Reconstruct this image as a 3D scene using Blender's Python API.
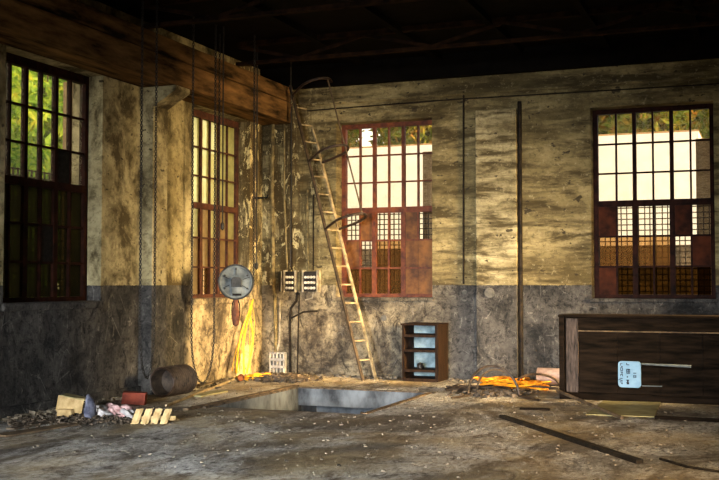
import bpy, bmesh, math, random
from mathutils import Vector, Matrix
for o in list(bpy.data.objects): bpy.data.objects.remove(o)
S = bpy.context.scene
COL = S.collection
R = random.Random(7)
V = Vector
PI = math.pi

# ------------------------------------------------------------ camera
F, CX, CY, HC = 1050.0, 359.5, 240.0, 1.6
YAW, PIT = math.radians(21.4), math.atan(44/1050.0)
cd = bpy.data.cameras.new('camera'); cam = bpy.data.objects.new('camera', cd); COL.objects.link(cam)
cd.sensor_width = 36; cd.lens = F/719*36; cd.clip_end = 300
cam.location = (0, 0, HC); cam.rotation_euler = (PI/2+PIT, 0, YAW)
S.camera = cam
FW = V((-math.sin(YAW)*math.cos(PIT), math.cos(YAW)*math.cos(PIT), math.sin(PIT)))
RT = V((math.cos(YAW), math.sin(YAW), 0)); UP = RT.cross(FW)
CO = V((0, 0, HC))
def ray(x, y): return FW+RT*((x-CX)/F)-UP*((y-CY)/F)
def onX(x, y, X): d = ray(x, y); return CO+d*(X/d.x)
def onY(x, y, Y): d = ray(x, y); return CO+d*(Y/d.y)
def onZ(x, y, Z=0.0): d = ray(x, y); return CO+d*((Z-HC)/d.z)

# ------------------------------------------------------------ light
vs = S.view_settings
vs.view_transform = 'Standard'; vs.look = 'None'; vs.gamma = 1; vs.use_curve_mapping = False
vs.exposure = 0.16
W = bpy.data.worlds.new('sky'); S.world = W; W.use_nodes = True
wn = W.node_tree.nodes; wl = W.node_tree.links
bgn = wn['Background']; bgn.inputs[1].default_value = 2.2
bgn.inputs[0].default_value = (1.0, 0.90, 0.74, 1)
def sun(az, el, e, col, ang):
    l = bpy.data.lights.new('sun', 'SUN'); l.energy = e; l.color = col; l.angle = math.radians(ang)
    o = bpy.data.objects.new('sun', l); COL.objects.link(o)
    d = V((-math.sin(az)*math.cos(el), math.cos(az)*math.cos(el), -math.sin(el)))
    o.rotation_euler = d.to_track_quat('-Z', 'Y').to_euler(); o.location = (20, 0, 20)
    return d
SUND = sun(math.radians(78), math.radians(15), 11.0, (1, .60, .24), 1.0)
def area(loc, to, sx, sy, e, col, spread=180):
    l = bpy.data.lights.new('daylight_fill', 'AREA'); l.shape = 'RECTANGLE'; l.size = sx; l.size_y = sy
    l.energy = e; l.color = col; l.spread = math.radians(spread)
    o = bpy.data.objects.new('daylight_fill', l); COL.objects.link(o); o.location = loc
    o.rotation_euler = (V(to)-V(loc)).to_track_quat('-Z', 'Z').to_euler()
# daylight lamps: one for the gateway, the rest added along the unseen right wall
area((-3.2, -4.75, 1.9), (-5.3, 15, -0.7), 4.6, 3.4, 345, (0.93, 0.96, 1.0), 34)
area((2.9, 3.6, 2.6), (-5.4, 16.6, -0.3), 1.9, 2.6, 100, (1.0, .68, .34), 33)
area((2.9, 14.78, 2.28), (-6.2, 16.1, 0.0), .7, .42, 120, (1.0, .68, .32), 38)  # fill lamp added to brighten the back floor
area((2.9, 13.9, 3.35), (-8.5, 16.0, 1.5), 1.4, 1.1, 190, (1.0, .70, .34), 44)  # fill lamp added to warm and brighten the far left corner

# ------------------------------------------------------------ materials
class M:
    def __init__(s, name, rough=.85, metal=0.0):
        s.m = bpy.data.materials.new(name); s.m.use_nodes = True
        s.t = s.m.node_tree; s.n = s.t.nodes; s.b = s.n['Principled BSDF']
        s.b.inputs['Roughness'].default_value = rough; s.b.inputs['Metallic'].default_value = metal
        s.b.inputs['Specular IOR Level'].default_value = .25
        s.pos = None
    def L(s, a, b): s.t.links.new(a, b)
    def put(s, v, i):
        if isinstance(v, (int, float)): i.default_value = v
        elif isinstance(v, tuple): i.default_value = v if len(v) == 4 or i.type == 'VECTOR' else v+(1,)
        else: s.L(v, i)
    def p(s):
        if not s.pos: s.pos = s.n.new('ShaderNodeNewGeometry').outputs['Position']
        return s.pos
    def noise(s, scale=1, sc=(1, 1, 1), det=5, rough=.6, dist=0.0, off=(0, 0, 0)):
        mp = s.n.new('ShaderNodeMapping'); mp.inputs['Scale'].default_value = sc; mp.inputs['Location'].default_value = off
        s.L(s.p(), mp.inputs['Vector'])
        t = s.n.new('ShaderNodeTexNoise'); t.inputs['Scale'].default_value = scale; t.inputs['Detail'].default_value = det
        t.inputs['Roughness'].default_value = rough; t.inputs['Distortion'].default_value = dist
        s.L(mp.outputs[0], t.inputs['Vector']); return t.outputs[0]
    def voro(s, scale, sc=(1, 1, 1), feat='DISTANCE_TO_EDGE'):
        mp = s.n.new('ShaderNodeMapping'); mp.inputs['Scale'].default_value = sc; s.L(s.p(), mp.inputs['Vector'])
        t = s.n.new('ShaderNodeTexVoronoi'); t.feature = feat; t.inputs['Scale'].default_value = scale
        s.L(mp.outputs[0], t.inputs['Vector']); return t.outputs['Distance']
    def ramp(s, v, stops):
        r = s.n.new('ShaderNodeValToRGB'); e = r.color_ramp.elements
        while len(e) < len(stops): e.new(.5)
        for k, (a, c) in enumerate(stops):
            e[k].position = a; e[k].color = (c, c, c, 1) if isinstance(c, (int, float)) else c+(1,)
        s.L(v, r.inputs[0]); return r.outputs[0]
    def mix(s, f, a, b, mode='MIX'):
        m = s.n.new('ShaderNodeMix'); m.data_type = 'RGBA'; m.blend_type = mode
        s.put(f, m.inputs[0]); s.put(a, m.inputs[6]); s.put(b, m.inputs[7]); return m.outputs[2]
    def math(s, op, a, b=0.0, c=None, clamp=False):
        m = s.n.new('ShaderNodeMath'); m.operation = op; m.use_clamp = clamp; s.put(a, m.inputs[0]); s.put(b, m.inputs[1])
        if c is not None: s.put(c, m.inputs[2])
        return m.outputs[0]
    def axis(s, k):
        x = s.n.new('ShaderNodeSeparateXYZ'); s.L(s.p(), x.inputs[0]); return x.outputs[k]
    def rng(s, v, a, b):
        m = s.n.new('ShaderNodeMapRange'); m.inputs[1].default_value = a; m.inputs[2].default_value = b; s.L(v, m.inputs[0]); return m.outputs[0]
    def col(s, c): s.put(c, s.b.inputs['Base Color']); return s
    def bump(s, h, st=.5, d=.02):
        b = s.n.new('ShaderNodeBump'); b.inputs['Strength'].default_value = st; b.inputs['Distance'].default_value = d
        s.L(h, b.inputs['Height']); s.L(b.outputs[0], s.b.inputs['Normal']); return s

def simple(name, a, b, scale=8, rough=.8, metal=0.0, sc=(1, 1, 1), bump=.4, lo=.35, hi=.65, d=.01):
    k = M(name, rough, metal); n = k.noise(scale, sc)
    k.col(k.mix(k.ramp(n, [(lo, 0.0), (hi, 1.0)]), a, b)); k.bump(k.noise(scale*2.5, sc, 6), bump, d); return k.m

def wall_mat(name, side, light=False):
    k = M(name, .9)
    st = (.5, .5, 2.2) if side == 'back' else (1, 1, 1)
    # limewash, damp and soot stains
    big = k.noise(.75, st, 5, .6, .6)
    mid = k.noise(2.0, (.5, .5, 2.6) if side == 'back' else (1, 1, .8), 6, .66, .35)
    fine = k.noise(14, (1, 1, 1), 6, .7); grit = k.noise(9, (1, 1, 1.3), 9, .8, .3, (7, 1, 3))
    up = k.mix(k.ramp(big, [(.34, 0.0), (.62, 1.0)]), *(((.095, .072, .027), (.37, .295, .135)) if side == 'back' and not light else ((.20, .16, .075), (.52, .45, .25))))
    up = k.mix(k.ramp(mid, [(.40, .95), (.57, 0.0)]), up, (.05, .036, .013))
    up = k.mix(k.ramp(fine, [(.60, 0.0), (.72, .4)]), up, (.55, .47, .28))
    spot = k.noise(6.5, (1, 1, 1.6), 3, .5, .2, (2, 5, 1)); up = k.mix(k.ramp(spot, [(.67, 0.0), (.70, .9)]), up, (.03, .022, .012))
    # vertical runs of soot and peeled paint by the corner
    run = k.noise(2.6, (2.6, 2.6, .28), 6, .72, .4, (3, 1, 0))
    if side == 'back': near = k.rng(k.axis(0), -7.2, -8.0)
    else: near = k.rng(k.axis(1), 15.4, 16.6)
    up = k.mix(k.math('MULTIPLY', k.ramp(run, [(.46, 0.0), (.53, 1.0)]), k.math('MULTIPLY', near, .95)), up, (.07, .045, .014))
    flake = k.noise(5.5, (1.2, 1.2, .5), 7, .75, 1.0, (9, 4, 0))
    up = k.mix(k.math('MULTIPLY', k.ramp(flake, [(.56, 0.0), (.58, 1.0)]), near), up, (.62, .52, .26))
    up = k.mix(k.ramp(grit, [(.36, .75), (.50, 0.0)]), up, (.07, .052, .022))
    up = k.mix(k.ramp(grit, [(.58, 0.0), (.70, .6)]), up, (.60, .52, .31))
    # grey oil-paint dado
    b2 = k.noise(1.6, (1, 1, 1), 7, .72, .5, (5, 2, 8)); b3 = k.noise(5, (1, 1, .6), 7, .75, 1.2, (1, 7, 2))
    da = k.mix(k.ramp(b2, [(.36, 0.0), (.62, 1.0)]), (.012, .0118, .0115), (.085, .080, .072))
    da = k.mix(k.ramp(b3, [(.59, 0.0), (.70, .8)]), da, (.24, .225, .19))
    da = k.mix(k.ramp(b3, [(.36, 1.0), (.48, 0.0)]), da, (.009, .009, .009))
    scr = k.voro(2.1, (1.5, 1.5, .8)); da = k.mix(k.math('MULTIPLY', k.ramp(scr, [(.0, 1.0), (.012, 0.0)]), k.ramp(mid, [(.5, 0.0), (.6, .4)])), da, (.36, .35, .32))
    da = k.mix(k.ramp(grit, [(.38, .85), (.50, 0.0)]), da, (.008, .008, .008))
    da = k.mix(k.ramp(grit, [(.61, 0.0), (.73, .5)]), da, (.30, .28, .24))
    # the dado paint has faded to bare tan plaster towards the corner
    tan = k.mix(k.ramp(b2, [(.38, 0.0), (.6, 1.0)]), (.17, .125, .07), (.42, .345, .20))
    tan = k.mix(k.ramp(b3, [(.38, 1.0), (.48, 0.0)]), tan, (.07, .05, .026)); tan = k.mix(k.ramp(grit, [(.38, .8), (.50, 0.0)]), tan, (.05, .036, .018))
    if side == 'back': fd = k.rng(k.axis(0), -4.9, -7.6)
    else: fd = k.math('MULTIPLY', k.rng(k.axis(1), 14.35, 14.75), 1.25)
    fd = k.math('MULTIPLY', fd, k.rng(b2, .25, .6), clamp=True)
    da = k.mix(fd, da, tan)
    z = k.math('ADD', k.axis(2), k.math('MULTIPLY', k.math('SUBTRACT', fine, .5), .03))
    k.col(k.mix(k.math('GREATER_THAN', z, 1.58), da, up))
    k.bump(k.math('ADD', k.math('MULTIPLY', mid, 1.2), k.math('ADD', k.math('MULTIPLY', fine, .35), k.math('MULTIPLY', b3, .8))), .75, .035)
    return k.m
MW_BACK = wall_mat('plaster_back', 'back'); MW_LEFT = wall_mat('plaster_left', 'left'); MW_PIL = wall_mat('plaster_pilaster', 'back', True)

def floor_mat():
    k = M('dirty_concrete', .8); k.b.inputs['Specular IOR Level'].default_value = .3
    a = k.noise(.8, (1, 1, 1), 7, .7, .6); b = k.noise(2.6, (1.3, .75, 1), 10, .78, .8); c = k.noise(17, (1.2, .6, 1), 8, .8)
    g = k.mix(k.ramp(a, [(.36, 0.0), (.64, 1.0)]), (.22, .20, .16), (.70, .69, .65))
    g = k.mix(k.ramp(b, [(.36, 1.0), (.50, 0.0)]), g, (.045, .034, .022))
    g = k.mix(k.ramp(b, [(.56, 0.0), (.68, .9)]), g, (.74, .73, .68))
    g = k.mix(k.ramp(c, [(.55, 0.0), (.63, .85)]), g, (.82, .80, .75)); g = k.mix(k.ramp(c, [(.40, .92), (.49, 0.0)]), g, (.03, .024, .017))
    dk = k.noise(.55, (1.4, .7, 1), 6, .68, 1.0, (4, 3, 0)); g = k.mix(k.ramp(dk, [(.45, 0.0), (.56, .88)]), g, k.mix(b, (.016, .011, .007), (.13, .095, .058)))
    # ochre sand in loose patches over the whole floor
    s = k.ramp(k.noise(.45, (1, 1, 1), 5, .6, .5, (8, 2, 0)), [(.44, 0.0), (.60, 1.0)])
    g = k.mix(k.math('MULTIPLY', s, .55), g, k.mix(k.ramp(b, [(.38, 0.0), (.6, 1.0)]), (.20, .125, .05), (.62, .48, .24)))
    k.col(g); k.bump(k.math('ADD', k.math('MULTIPLY', b, 1.5), k.math('MULTIPLY', c, .6)), .9, .05)
    k.put(k.ramp(a, [(.4, .55), (.6, .95)]), k.b.inputs['Roughness'])
    return k.m
MFLOOR = floor_mat()
MBEAM = simple('weathered_beam', (.016, .010, .005), (.24, .13, .047), 3, .85, 0, (2, .35, 2), .7, .36, .70, .03)
MCEIL = simple('sooty_boards', (.0025, .002, .0015), (.006, .0045, .003), 4)
MTRUSS = simple('rusty_girder', (.005, .003, .002), (.030, .014, .006), 6)
MPILLAR = MW_LEFT
MFRAME = simple('rust_red_paint', (.06, .014, .006), (.17, .045, .013), 9, .6)
MFRAME_SHADE = simple('backlit_rust_paint', (.008, .0035, .0025), (.030, .010, .006), 9, .6)  # rust paint with the backlit shade of the frames put into its colour
MFRAME_B = simple('brown_red_paint', (.030, .010, .006), (.085, .030, .015), 9, .6)
MBOARD = simple('rusted_sheet', (.06, .020, .005), (.22, .085, .016), 4, .6, 0, (1, 1, 1), .3)
MBOARD_D = simple('dark_sheet', (.020, .007, .004), (.085, .022, .008), 4, .6, 0, (1, 1, 1), .3)
MBLACK = simple('black_iron', (.006, .006, .006), (.02, .018, .016), 20, .55)
MROPE = simple('oily_chain', (.010, .009, .008), (.035, .028, .02), 30, .5, .3)
MSTEEL = simple('galvanised_steel', (.05, .062, .068), (.16, .185, .19), 5, .75, 0)
MCOVER = simple('dull_cover', (.05, .05, .046), (.12, .115, .10), 9)
MSTEEL_D = simple('dark_steel', (.008, .009, .010), (.03, .034, .036), 9, .6, 0)
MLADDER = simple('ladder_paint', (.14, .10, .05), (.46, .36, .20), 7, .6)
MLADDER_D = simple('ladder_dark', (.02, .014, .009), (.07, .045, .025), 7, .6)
MHOOP = simple('hoop_iron', (.012, .008, .006), (.05, .028, .016), 9, .5)
MCREAM = simple('cream_enamel', (.16, .13, .08), (.46, .40, .28), 9, .6)
MBAKE = simple('bakelite', (.008, .007, .006), (.03, .024, .018), 12, .35)
MPORC = simple('porcelain', (.45, .40, .32), (.75, .70, .60), 20, .3)
MWOOD = simple('dark_shelf_wood', (.006, .004, .003), (.026, .014, .008), 5, .7, 0, (6, 6, .6))
MWOOD2 = simple('crate_wood', (.004, .003, .002), (.017, .011, .007), 4, .9, 0, (.7, 4, 5))
MWOOD3 = simple('worn_stile', (.010, .007, .005), (.085, .062, .05), 6, .75, 0, (5, 5, .8))
MBLUEBACK = simple('blue_distemper', (.06, .095, .11), (.21, .29, .32), 5)
MOLIVE = simple('olive_pipe', (.06, .045, .018), (.26, .20, .085), 9, .7)
MPIPE = simple('black_pipe', (.008, .007, .006), (.03, .022, .014), 9, .5)
MTILE = simple('hollow_tile', (.36, .33, .28), (.62, .58, .50), 12)
MRUBBLE = simple('rubble', (.03, .024, .017), (.24, .20, .14), 6)
MRUBBLE_D = simple('dark_rubble', (.015, .012, .009), (.12, .09, .06), 9)
MPALE = simple('pale_wood', (.26, .17, .065), (.52, .38, .18), 7, .8, 0, (1, 3, 1))
MCARD = simple('old_card', (.17, .145, .06), (.30, .27, .13), 4)
MBRICK = simple('red_brick', (.10, .018, .010), (.22, .045, .022), 9)
MRAG_A = simple('grey_rag', (.22, .21, .21), (.55, .52, .50), 10)
MRAG_B = simple('pink_rag', (.24, .12, .11), (.55, .38, .36), 10)
MBLUEB = simple('blue_grey_sack', (.05, .055, .085), (.42, .44, .55), 5)
MORANGE = simple('orange_cable', (.42, .12, .005), (.85, .36, .02), 8, .45)
MYELL = simple('yellow_plastic', (.66, .30, .008), (.86, .52, .035), 8, .4)
MCABLE = simple('black_cable', (.010, .007, .005), (.05, .033, .02), 8, .5)
MPINK = simple('salmon_pipe', (.17, .11, .09), (.34, .26, .22), 6, .6)
MSTICK = simple('brown_stick', (.045, .03, .018), (.16, .11, .06), 7)
MCONC = simple('pit_concrete', (.018, .021, .025), (.13, .15, .17), 3, .8, 0, (1, 1, .6))
MSIGN = simple('pale_blue_enamel', (.13, .27, .40), (.20, .36, .50), 6, .45)
MINK = simple('sign_ink', (.01, .012, .02), (.02, .025, .035), 8)
MWHITE = simple('white_render', (.76, .77, .78), (.86, .87, .88), 3)
MOUTBRICK = simple('outside_brick', (.20, .12, .06), (.42, .28, .14), 16, .85, 0, (1, 1, 4))
MPLINTH = simple('stained_plinth', (.05, .04, .03), (.16, .12, .08), 3)
MGRASS = simple('yard_ground', (.10, .09, .045), (.18, .17, .07), 3)
MTRUNK = simple('bark', (.06, .04, .025), (.14, .10, .06), 8)
MLATT = simple('lattice_iron', (.04, .025, .015), (.10, .06, .03), 8)

def leaf_mat(name, cols):
    k = M(name, .6); n = k.noise(2.4, det=4); w = k.noise(9, det=2)
    c = k.ramp(n, [(.32, cols[0]), (.45, cols[1]), (.56, cols[2]), (.68, cols[3])])
    k.col(k.mix(k.ramp(w, [(.4, 0.0), (.6, .6)]), c, cols[1]))
    tr = k.n.new('ShaderNodeBsdfTranslucent'); k.L(c, tr.inputs[0])
    mx = k.n.new('ShaderNodeMixShader'); mx.inputs[0].default_value = .45
    k.L(k.b.outputs[0], mx.inputs[1]); k.L(tr.outputs[0], mx.inputs[2]); k.L(mx.outputs[0], k.n['Material Output'].inputs[0])
    return k.m
for _m in (MCEIL, MTRUSS, MFRAME_SHADE, MBOARD_D, MWOOD2, MBLACK, MPIPE, MBEAM, MWOOD):
    _m.node_tree.nodes['Principled BSDF'].inputs['Specular IOR Level'].default_value = .04
MLEAF_A = leaf_mat('autumn_leaves', ((.06, .10, .015), (.20, .26, .03), (.42, .34, .05), (.55, .20, .03)))
MLEAF_G = leaf_mat('green_leaves', ((.03, .09, .015), (.14, .30, .03), (.42, .58, .06), (.68, .62, .08)))

def glass(name, col, film, dens, gloss=0.0, dif=.12):
    """window pane: clear where clean, a dusty translucent film over part of it"""
    k = M(name, .15)
    k.n.remove(k.b)
    tp = k.n.new('ShaderNodeBsdfTransparent'); gl = k.n.new('ShaderNodeBsdfGlossy'); gl.inputs['Roughness'].default_value = .12
    tp.inputs[0].default_value = col+(1,)
    m1 = k.n.new('ShaderNodeMixShader'); m1.inputs[0].default_value = gloss; k.L(tp.outputs[0], m1.inputs[1]); k.L(gl.outputs[0], m1.inputs[2])
    tl = k.n.new('ShaderNodeBsdfTranslucent'); tl.inputs[0].default_value = film+(1,)
    df = k.n.new('ShaderNodeBsdfDiffuse'); df.inputs[0].default_value = film+(1,)
    m2 = k.n.new('ShaderNodeMixShader'); m2.inputs[0].default_value = dif; k.L(tl.outputs[0], m2.inputs[1]); k.L(df.outputs[0], m2.inputs[2])
    m3 = k.n.new('ShaderNodeMixShader'); k.L(k.ramp(k.noise(5, det=5), [(.3, dens*.6), (.7, min(1, dens*1.25))]), m3.inputs[0])
    k.L(m1.outputs[0], m3.inputs[1]); k.L(m2.outputs[0], m3.inputs[2]); k.L(m3.outputs[0], k.n['Material Output'].inputs[0])
    return k.m
GCLEAR = glass('clear_glass', (.95, .95, .92), (.5, .45, .35), .06)
GTAN = glass('dusty_tan_glass', (.85, .68, .46), (.42, .28, .14), .28, 0, .05)
GPALE = glass('pale_tan_glass', (.8, .7, .5), (.72, .55, .30), .6)
GDUSK = glass('dusty_brown_glass', (.46, .37, .21), (.06, .04, .02), .16, 0, .02)
GDARK = glass('grimy_dark_glass', (.42, .40, .25), (.05, .045, .03), .60)
GFROST = glass('frosted_glass', (.8, .8, .8), (.8, .75, .6), 2.0)
GYEL = glass('yellowed_glass', (.95, .92, .66), (.85, .78, .42), .5)

# ------------------------------------------------------------ mesh helpers
class MB:
    def __init__(s): s.v = []; s.f = []
    def add(s, vs, fs):
        k = len(s.v); s.v += [V(a) for a in vs]; s.f += [tuple(i+k for i in f) for f in fs]; return s
    def box(s, a, b):
        x0, y0, z0 = a; x1, y1, z1 = b
        return s.add([(x0, y0, z0), (x1, y0, z0), (x1, y1, z0), (x0, y1, z0), (x0, y0, z1), (x1, y0, z1), (x1, y1, z1), (x0, y1, z1)],
              [(3, 2, 1, 0), (4, 5, 6, 7), (0, 1, 5, 4), (1, 2, 6, 5), (2, 3, 7, 6), (3, 0, 4, 7)])
    def obox(s, c, ax, ay, az):      # oriented box: centre and three half-axis vectors
        c, ax, ay, az = V(c), V(ax), V(ay), V(az)
        return s.add([c-ax-ay-az, c+ax-ay-az, c+ax+ay-az, c-ax+ay-az, c-ax-ay+az, c+ax-ay+az, c+ax+ay+az, c-ax+ay+az],
              [(3, 2, 1, 0), (4, 5, 6, 7), (0, 1, 5, 4), (1, 2, 6, 5), (2, 3, 7, 6), (3, 0, 4, 7)])
    def bar(s, a, b, w, h, up=(0, 0, 1)):
        a, b = V(a), V(b); d = (b-a).normalized(); u = V(up)
        if abs(d.dot(u)) > .98: u = V((1, 0, 0))
        x = d.cross(u).normalized(); y = x.cross(d)
        return s.obox((a+b)/2, x*w/2, (b-a)/2, y*h/2)
    def tube(s, pts, r, n=8, closed=False, caps=True):
        pts = [V(p) for p in pts]; N = len(pts); k = len(s.v); prev = None
        rr = r if isinstance(r, (list, tuple)) else [r]*N
        for i, p in enumerate(pts):
            if closed: d = (pts[(i+1) % N]-pts[i-1]).normalized()
            else: d = (pts[min(i+1, N-1)]-pts[max(i-1, 0)]).normalized()
            if prev is None:
                u = V((0, 0, 1)) if abs(d.z) < .9 else V((1, 0, 0)); x = d.cross(u).normalized()
            else: x = (prev-d*prev.dot(d)).normalized()
            prev = x; y = d.cross(x)
            for j in range(n):
                a = 2*PI*j/n; s.v.append(p+(x*math.cos(a)+y*math.sin(a))*rr[i])
        for i in range(N if closed else N-1):
            for j in range(n):
                a = k+i*n+j; b = k+i*n+(j+1) % n; i2 = (i+1) % N
                s.f.append((a, b, k+i2*n+(j+1) % n, k+i2*n+j))
        if caps and not closed:
            s.f.append(tuple(k+j for j in reversed(range(n)))); s.f.append(tuple(k+(N-1)*n+j for j in range(n)))
        return s
    def lathe(s, o, d, prof, n=24):   # prof: (along, radius); open ends stay open
        d = V(d).normalized(); u = V((0, 0, 1)) if abs(d.z) < .9 else V((1, 0, 0)); x = d.cross(u).normalized(); y = d.cross(x)
        k = len(s.v); o = V(o)
        for (h, r) in prof:
            for j in range(n):
                a = 2*PI*j/n; s.v.append(o+d*h+(x*math.cos(a)+y*math.sin(a))*r)
        for i in range(len(prof)-1):
            for j in range(n):
                s.f.append((k+i*n+j, k+i*n+(j+1) % n, k+(i+1)*n+(j+1) % n, k+(i+1)*n+j))
        for i, rev in ((0, 1), (len(prof)-1, 0)):
            if 0 < prof[i][1] and prof[i][0] is not None and prof[i][1] < .0011:
                pass
        return s
    def prism(s, poly, ext):          # poly: list of world points (planar), ext: vector
        n = len(poly); e = V(ext); p = [V(a) for a in poly]
        return s.add(p+[a+e for a in p], [tuple(reversed(range(n))), tuple(range(n, 2*n))]+[(i, (i+1) % n, n+(i+1) % n, n+i) for i in range(n)])
    def build(s, name, mat, parent=None, origin=None, bevel=0.0, smooth=False):
        if parent is not None:
            o3 = wloc(parent)
        elif origin is not None: o3 = V(origin)
        else:
            xs = [v.x for v in s.v]; ys = [v.y for v in s.v]
            o3 = V(((min(xs)+max(xs))/2, (min(ys)+max(ys))/2, min(v.z for v in s.v)))
        me = bpy.data.meshes.new(name); me.from_pydata([v-o3 for v in s.v], [], s.f); me.update()
        bm = bmesh.new(); bm.from_mesh(me); bmesh.ops.recalc_face_normals(bm, faces=bm.faces); bm.to_mesh(me); bm.free()
        if smooth:
            for p in me.polygons: p.use_smooth = True
        me.materials.append(mat)
        o = bpy.data.objects.new(name, me); COL.objects.link(o)
        if parent is not None: o.parent = parent
        else: o.location = o3
        if bevel:
            b = o.modifiers.new('bevel', 'BEVEL'); b.width = bevel; b.segments = 2
        return o
def wloc(o):
    p = V((0, 0, 0))
    while o is not None: p += o.location; o = o.parent
    return p
def tag(o, label, cat, group=None):
    o['label'] = label; o['category'] = cat
    if group: o['group'] = group
    return o
def struct(o, label=None, cat=None):
    o['kind'] = 'structure'
    if label: o['label'] = label
    if cat: o['category'] = cat
    return o
def empty(name, loc):
    o = bpy.data.objects.new(name, None); COL.objects.link(o); o.location = loc; o.empty_display_size = .1; return o
def thing(name, loc, label, cat, group=None): return tag(empty(name, loc), label, cat, group)
def bx(a, b): return MB().box(a, b)
def arc(c, a, b, t0, t1, n): return [V(c)+V(a)*math.cos(t0+(t1-t0)*i/n)+V(b)*math.sin(t0+(t1-t0)*i/n) for i in range(n+1)]

# ------------------------------------------------------------ room shell
YB, XL, XR, YF, ZC = 17.1, -8.6, 3.0, -5.0, 5.5
OL = ((10.2, 12.18), (14.63, 16.61)); OB = ((-7.15, -5.37), (-2.69, -0.80)); ZS, ZT = 1.37, 4.45
# left wall
w = MB()
for a, b in ((YF, OL[0][0]), (OL[0][1], OL[1][0]), (OL[1][1], YB+.5)): w.box((XL-.5, a, -.05), (XL, b, ZC))
for a, b in OL: w.box((XL-.5, a, -.05), (XL, b, ZS)); w.box((XL-.5, a, 4.49), (XL, b, ZC))
struct(w.build('wall_left', MW_LEFT), 'left plaster wall with a grey painted dado and tall barred windows', 'wall')
# back wall
w = MB()
for a, b in ((XL, OB[0][0]), (OB[0][1], OB[1][0]), (OB[1][1], XR)): w.box((a, YB, -.05), (b, YB+.5, ZC))
for a, b in OB: w.box((a, YB, -.05), (b, YB+.5, ZS)); w.box((a, YB, ZT), (b, YB+.5, ZC))
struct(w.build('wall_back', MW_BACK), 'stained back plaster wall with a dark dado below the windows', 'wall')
# unseen right wall, openings placed to aim the sun; front wall with the gateway
def holes(name, X0, X1, Y0, Y1, op, axis, mat):
    w = MB(); cur = (Y0 if axis == 'y' else X0); end = (Y1 if axis == 'y' else X1)
    def bb(u0, u1, z0, z1):
        if axis == 'y': w.box((X0, u0, z0), (X1, u1, z1))
        else: w.box((u0, Y0, z0), (u1, Y1, z1))
    for (a, b, z0, z1) in op:
        bb(cur, a, -.05, ZC)
        if z0 > 0: bb(a, b, -.05, z0)
        bb(a, b, z1, ZC); cur = b
    bb(cur, end, -.05, ZC); return struct(w.build(name, mat))
def hit(p):  # where the sun ray reaching p crosses the right wall
    t = (XR+.2-p.x)/(-SUND.x); return V(p)-SUND*t
h1 = hit(V((-3.1, 16.1, .1))); h2 = hit(V((-8.45, 16.35, .5)))
ops = sorted([(2.6, 4.5, ZS, 4.0), (13.5, 14.3, 2.8, 3.9), (h1.y-.35, h1.y+.35, h1.z-.15, 2.5)])
holes('wall_right', XR, XR+.4, YF, YB+.5, ops, 'y', MW_LEFT)['label'] = 'right plaster wall outside the view'
FROST = [(h1.y-.35, h1.y+.35, h1.z+.25, 2.5)]
holes('wall_front', XL-.5, XR, YF-.4, YF, [(-5.6, -.8, 0, 3.7)], 'x', MW_LEFT)['label'] = 'front plaster wall with the open gateway'
# floor with a pit opening
PX0, PX1, PY0, PY1 = -6.80, -4.71, 12.13, 14.77
w = MB(); w.box((XL-.5, YF-3, -.2), (PX0-.03, YB+.5, 0)); w.box((PX1+.03, YF-3, -.2), (XR+.4, YB+.5, 0))
w.box((PX0-.03, YF-3, -.2), (PX1+.03, PY0-.03, 0)); w.box((PX0-.03, PY1+.03, -.2), (PX1+.03, YB+.5, 0))
struct(w.build('floor', MFLOOR), 'dirty concrete floor littered with dust and rubble', 'floor')
struct(bx((XL-.5, YF-.4, ZC), (XR+.4, YB+.5, ZC+.15)).build('ceiling', MCEIL), 'soot-black boarded ceiling', 'ceiling')
# beam along the left wall: two stacked timbers
tb = struct(empty('trim_1', (-8.3, 6, 4.49)), 'weathered brown double beam running above the left windows', 'beam')
bx((XL, YF, 4.49), (-8.0, YB, 4.855)).build('lower_timber', MBEAM, tb, bevel=.012)
bx((XL, YF, 4.875), (-8.02, YB, 5.14)).build('upper_timber', MBEAM, tb, bevel=.012)
bx((XL, YF, 4.85), (-8.05, YB, 4.88)).build('joint', MBLACK, tb)
# pillar with haunch under the beam
def pillar(y0, y1, name, lab):
    w = MB(); w.prism([(XL-.02, y0, 0), (-8.38, y0, 0), (-8.38, y0, 4.2), (-8.0, y0, 4.42), (-8.0, y0, 4.49), (XL-.02, y0, 4.49)], (0, y1-y0, 0))
    return struct(w.build(name, MPILLAR, bevel=.01), lab, 'pillar')
pillar(13.12, 13.52, 'trim_2', 'plaster pillar with a flared bracket under the beam')
pillar(8.6, 9.0, 'trim_3', 'pillar outside the view')
# skirting of left wall
struct(bx((XL, 9.0, 0), (XL+.05, 13.12, .125)).build('baseboard_left', MW_LEFT, bevel=.01), 'low cement skirting at the foot of the left wall', 'skirting')
# back wall: ledge, second string line, raised slab and dark wall plate under the ceiling
lg = struct(bx((-7.9, YB-.05, 4.79), (XR, YB, 4.835)).build('trim_4', MW_BACK, bevel=.012), 'thin plaster string course high on the back wall', 'ledge')
struct(bx((-7.75, YB-.022, 4.60), (XR, YB, 4.63)).build('trim_5', MW_BACK), 'faint lower string line on the back wall', 'ledge')
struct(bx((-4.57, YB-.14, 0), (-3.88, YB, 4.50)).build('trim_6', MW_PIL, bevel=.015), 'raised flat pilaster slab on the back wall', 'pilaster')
struct(bx((XL, YB-.12, 5.1), (XR, YB, ZC)).build('trim_7', MCEIL, bevel=.01), 'dark wall plate under the ceiling', 'beam')

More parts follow.
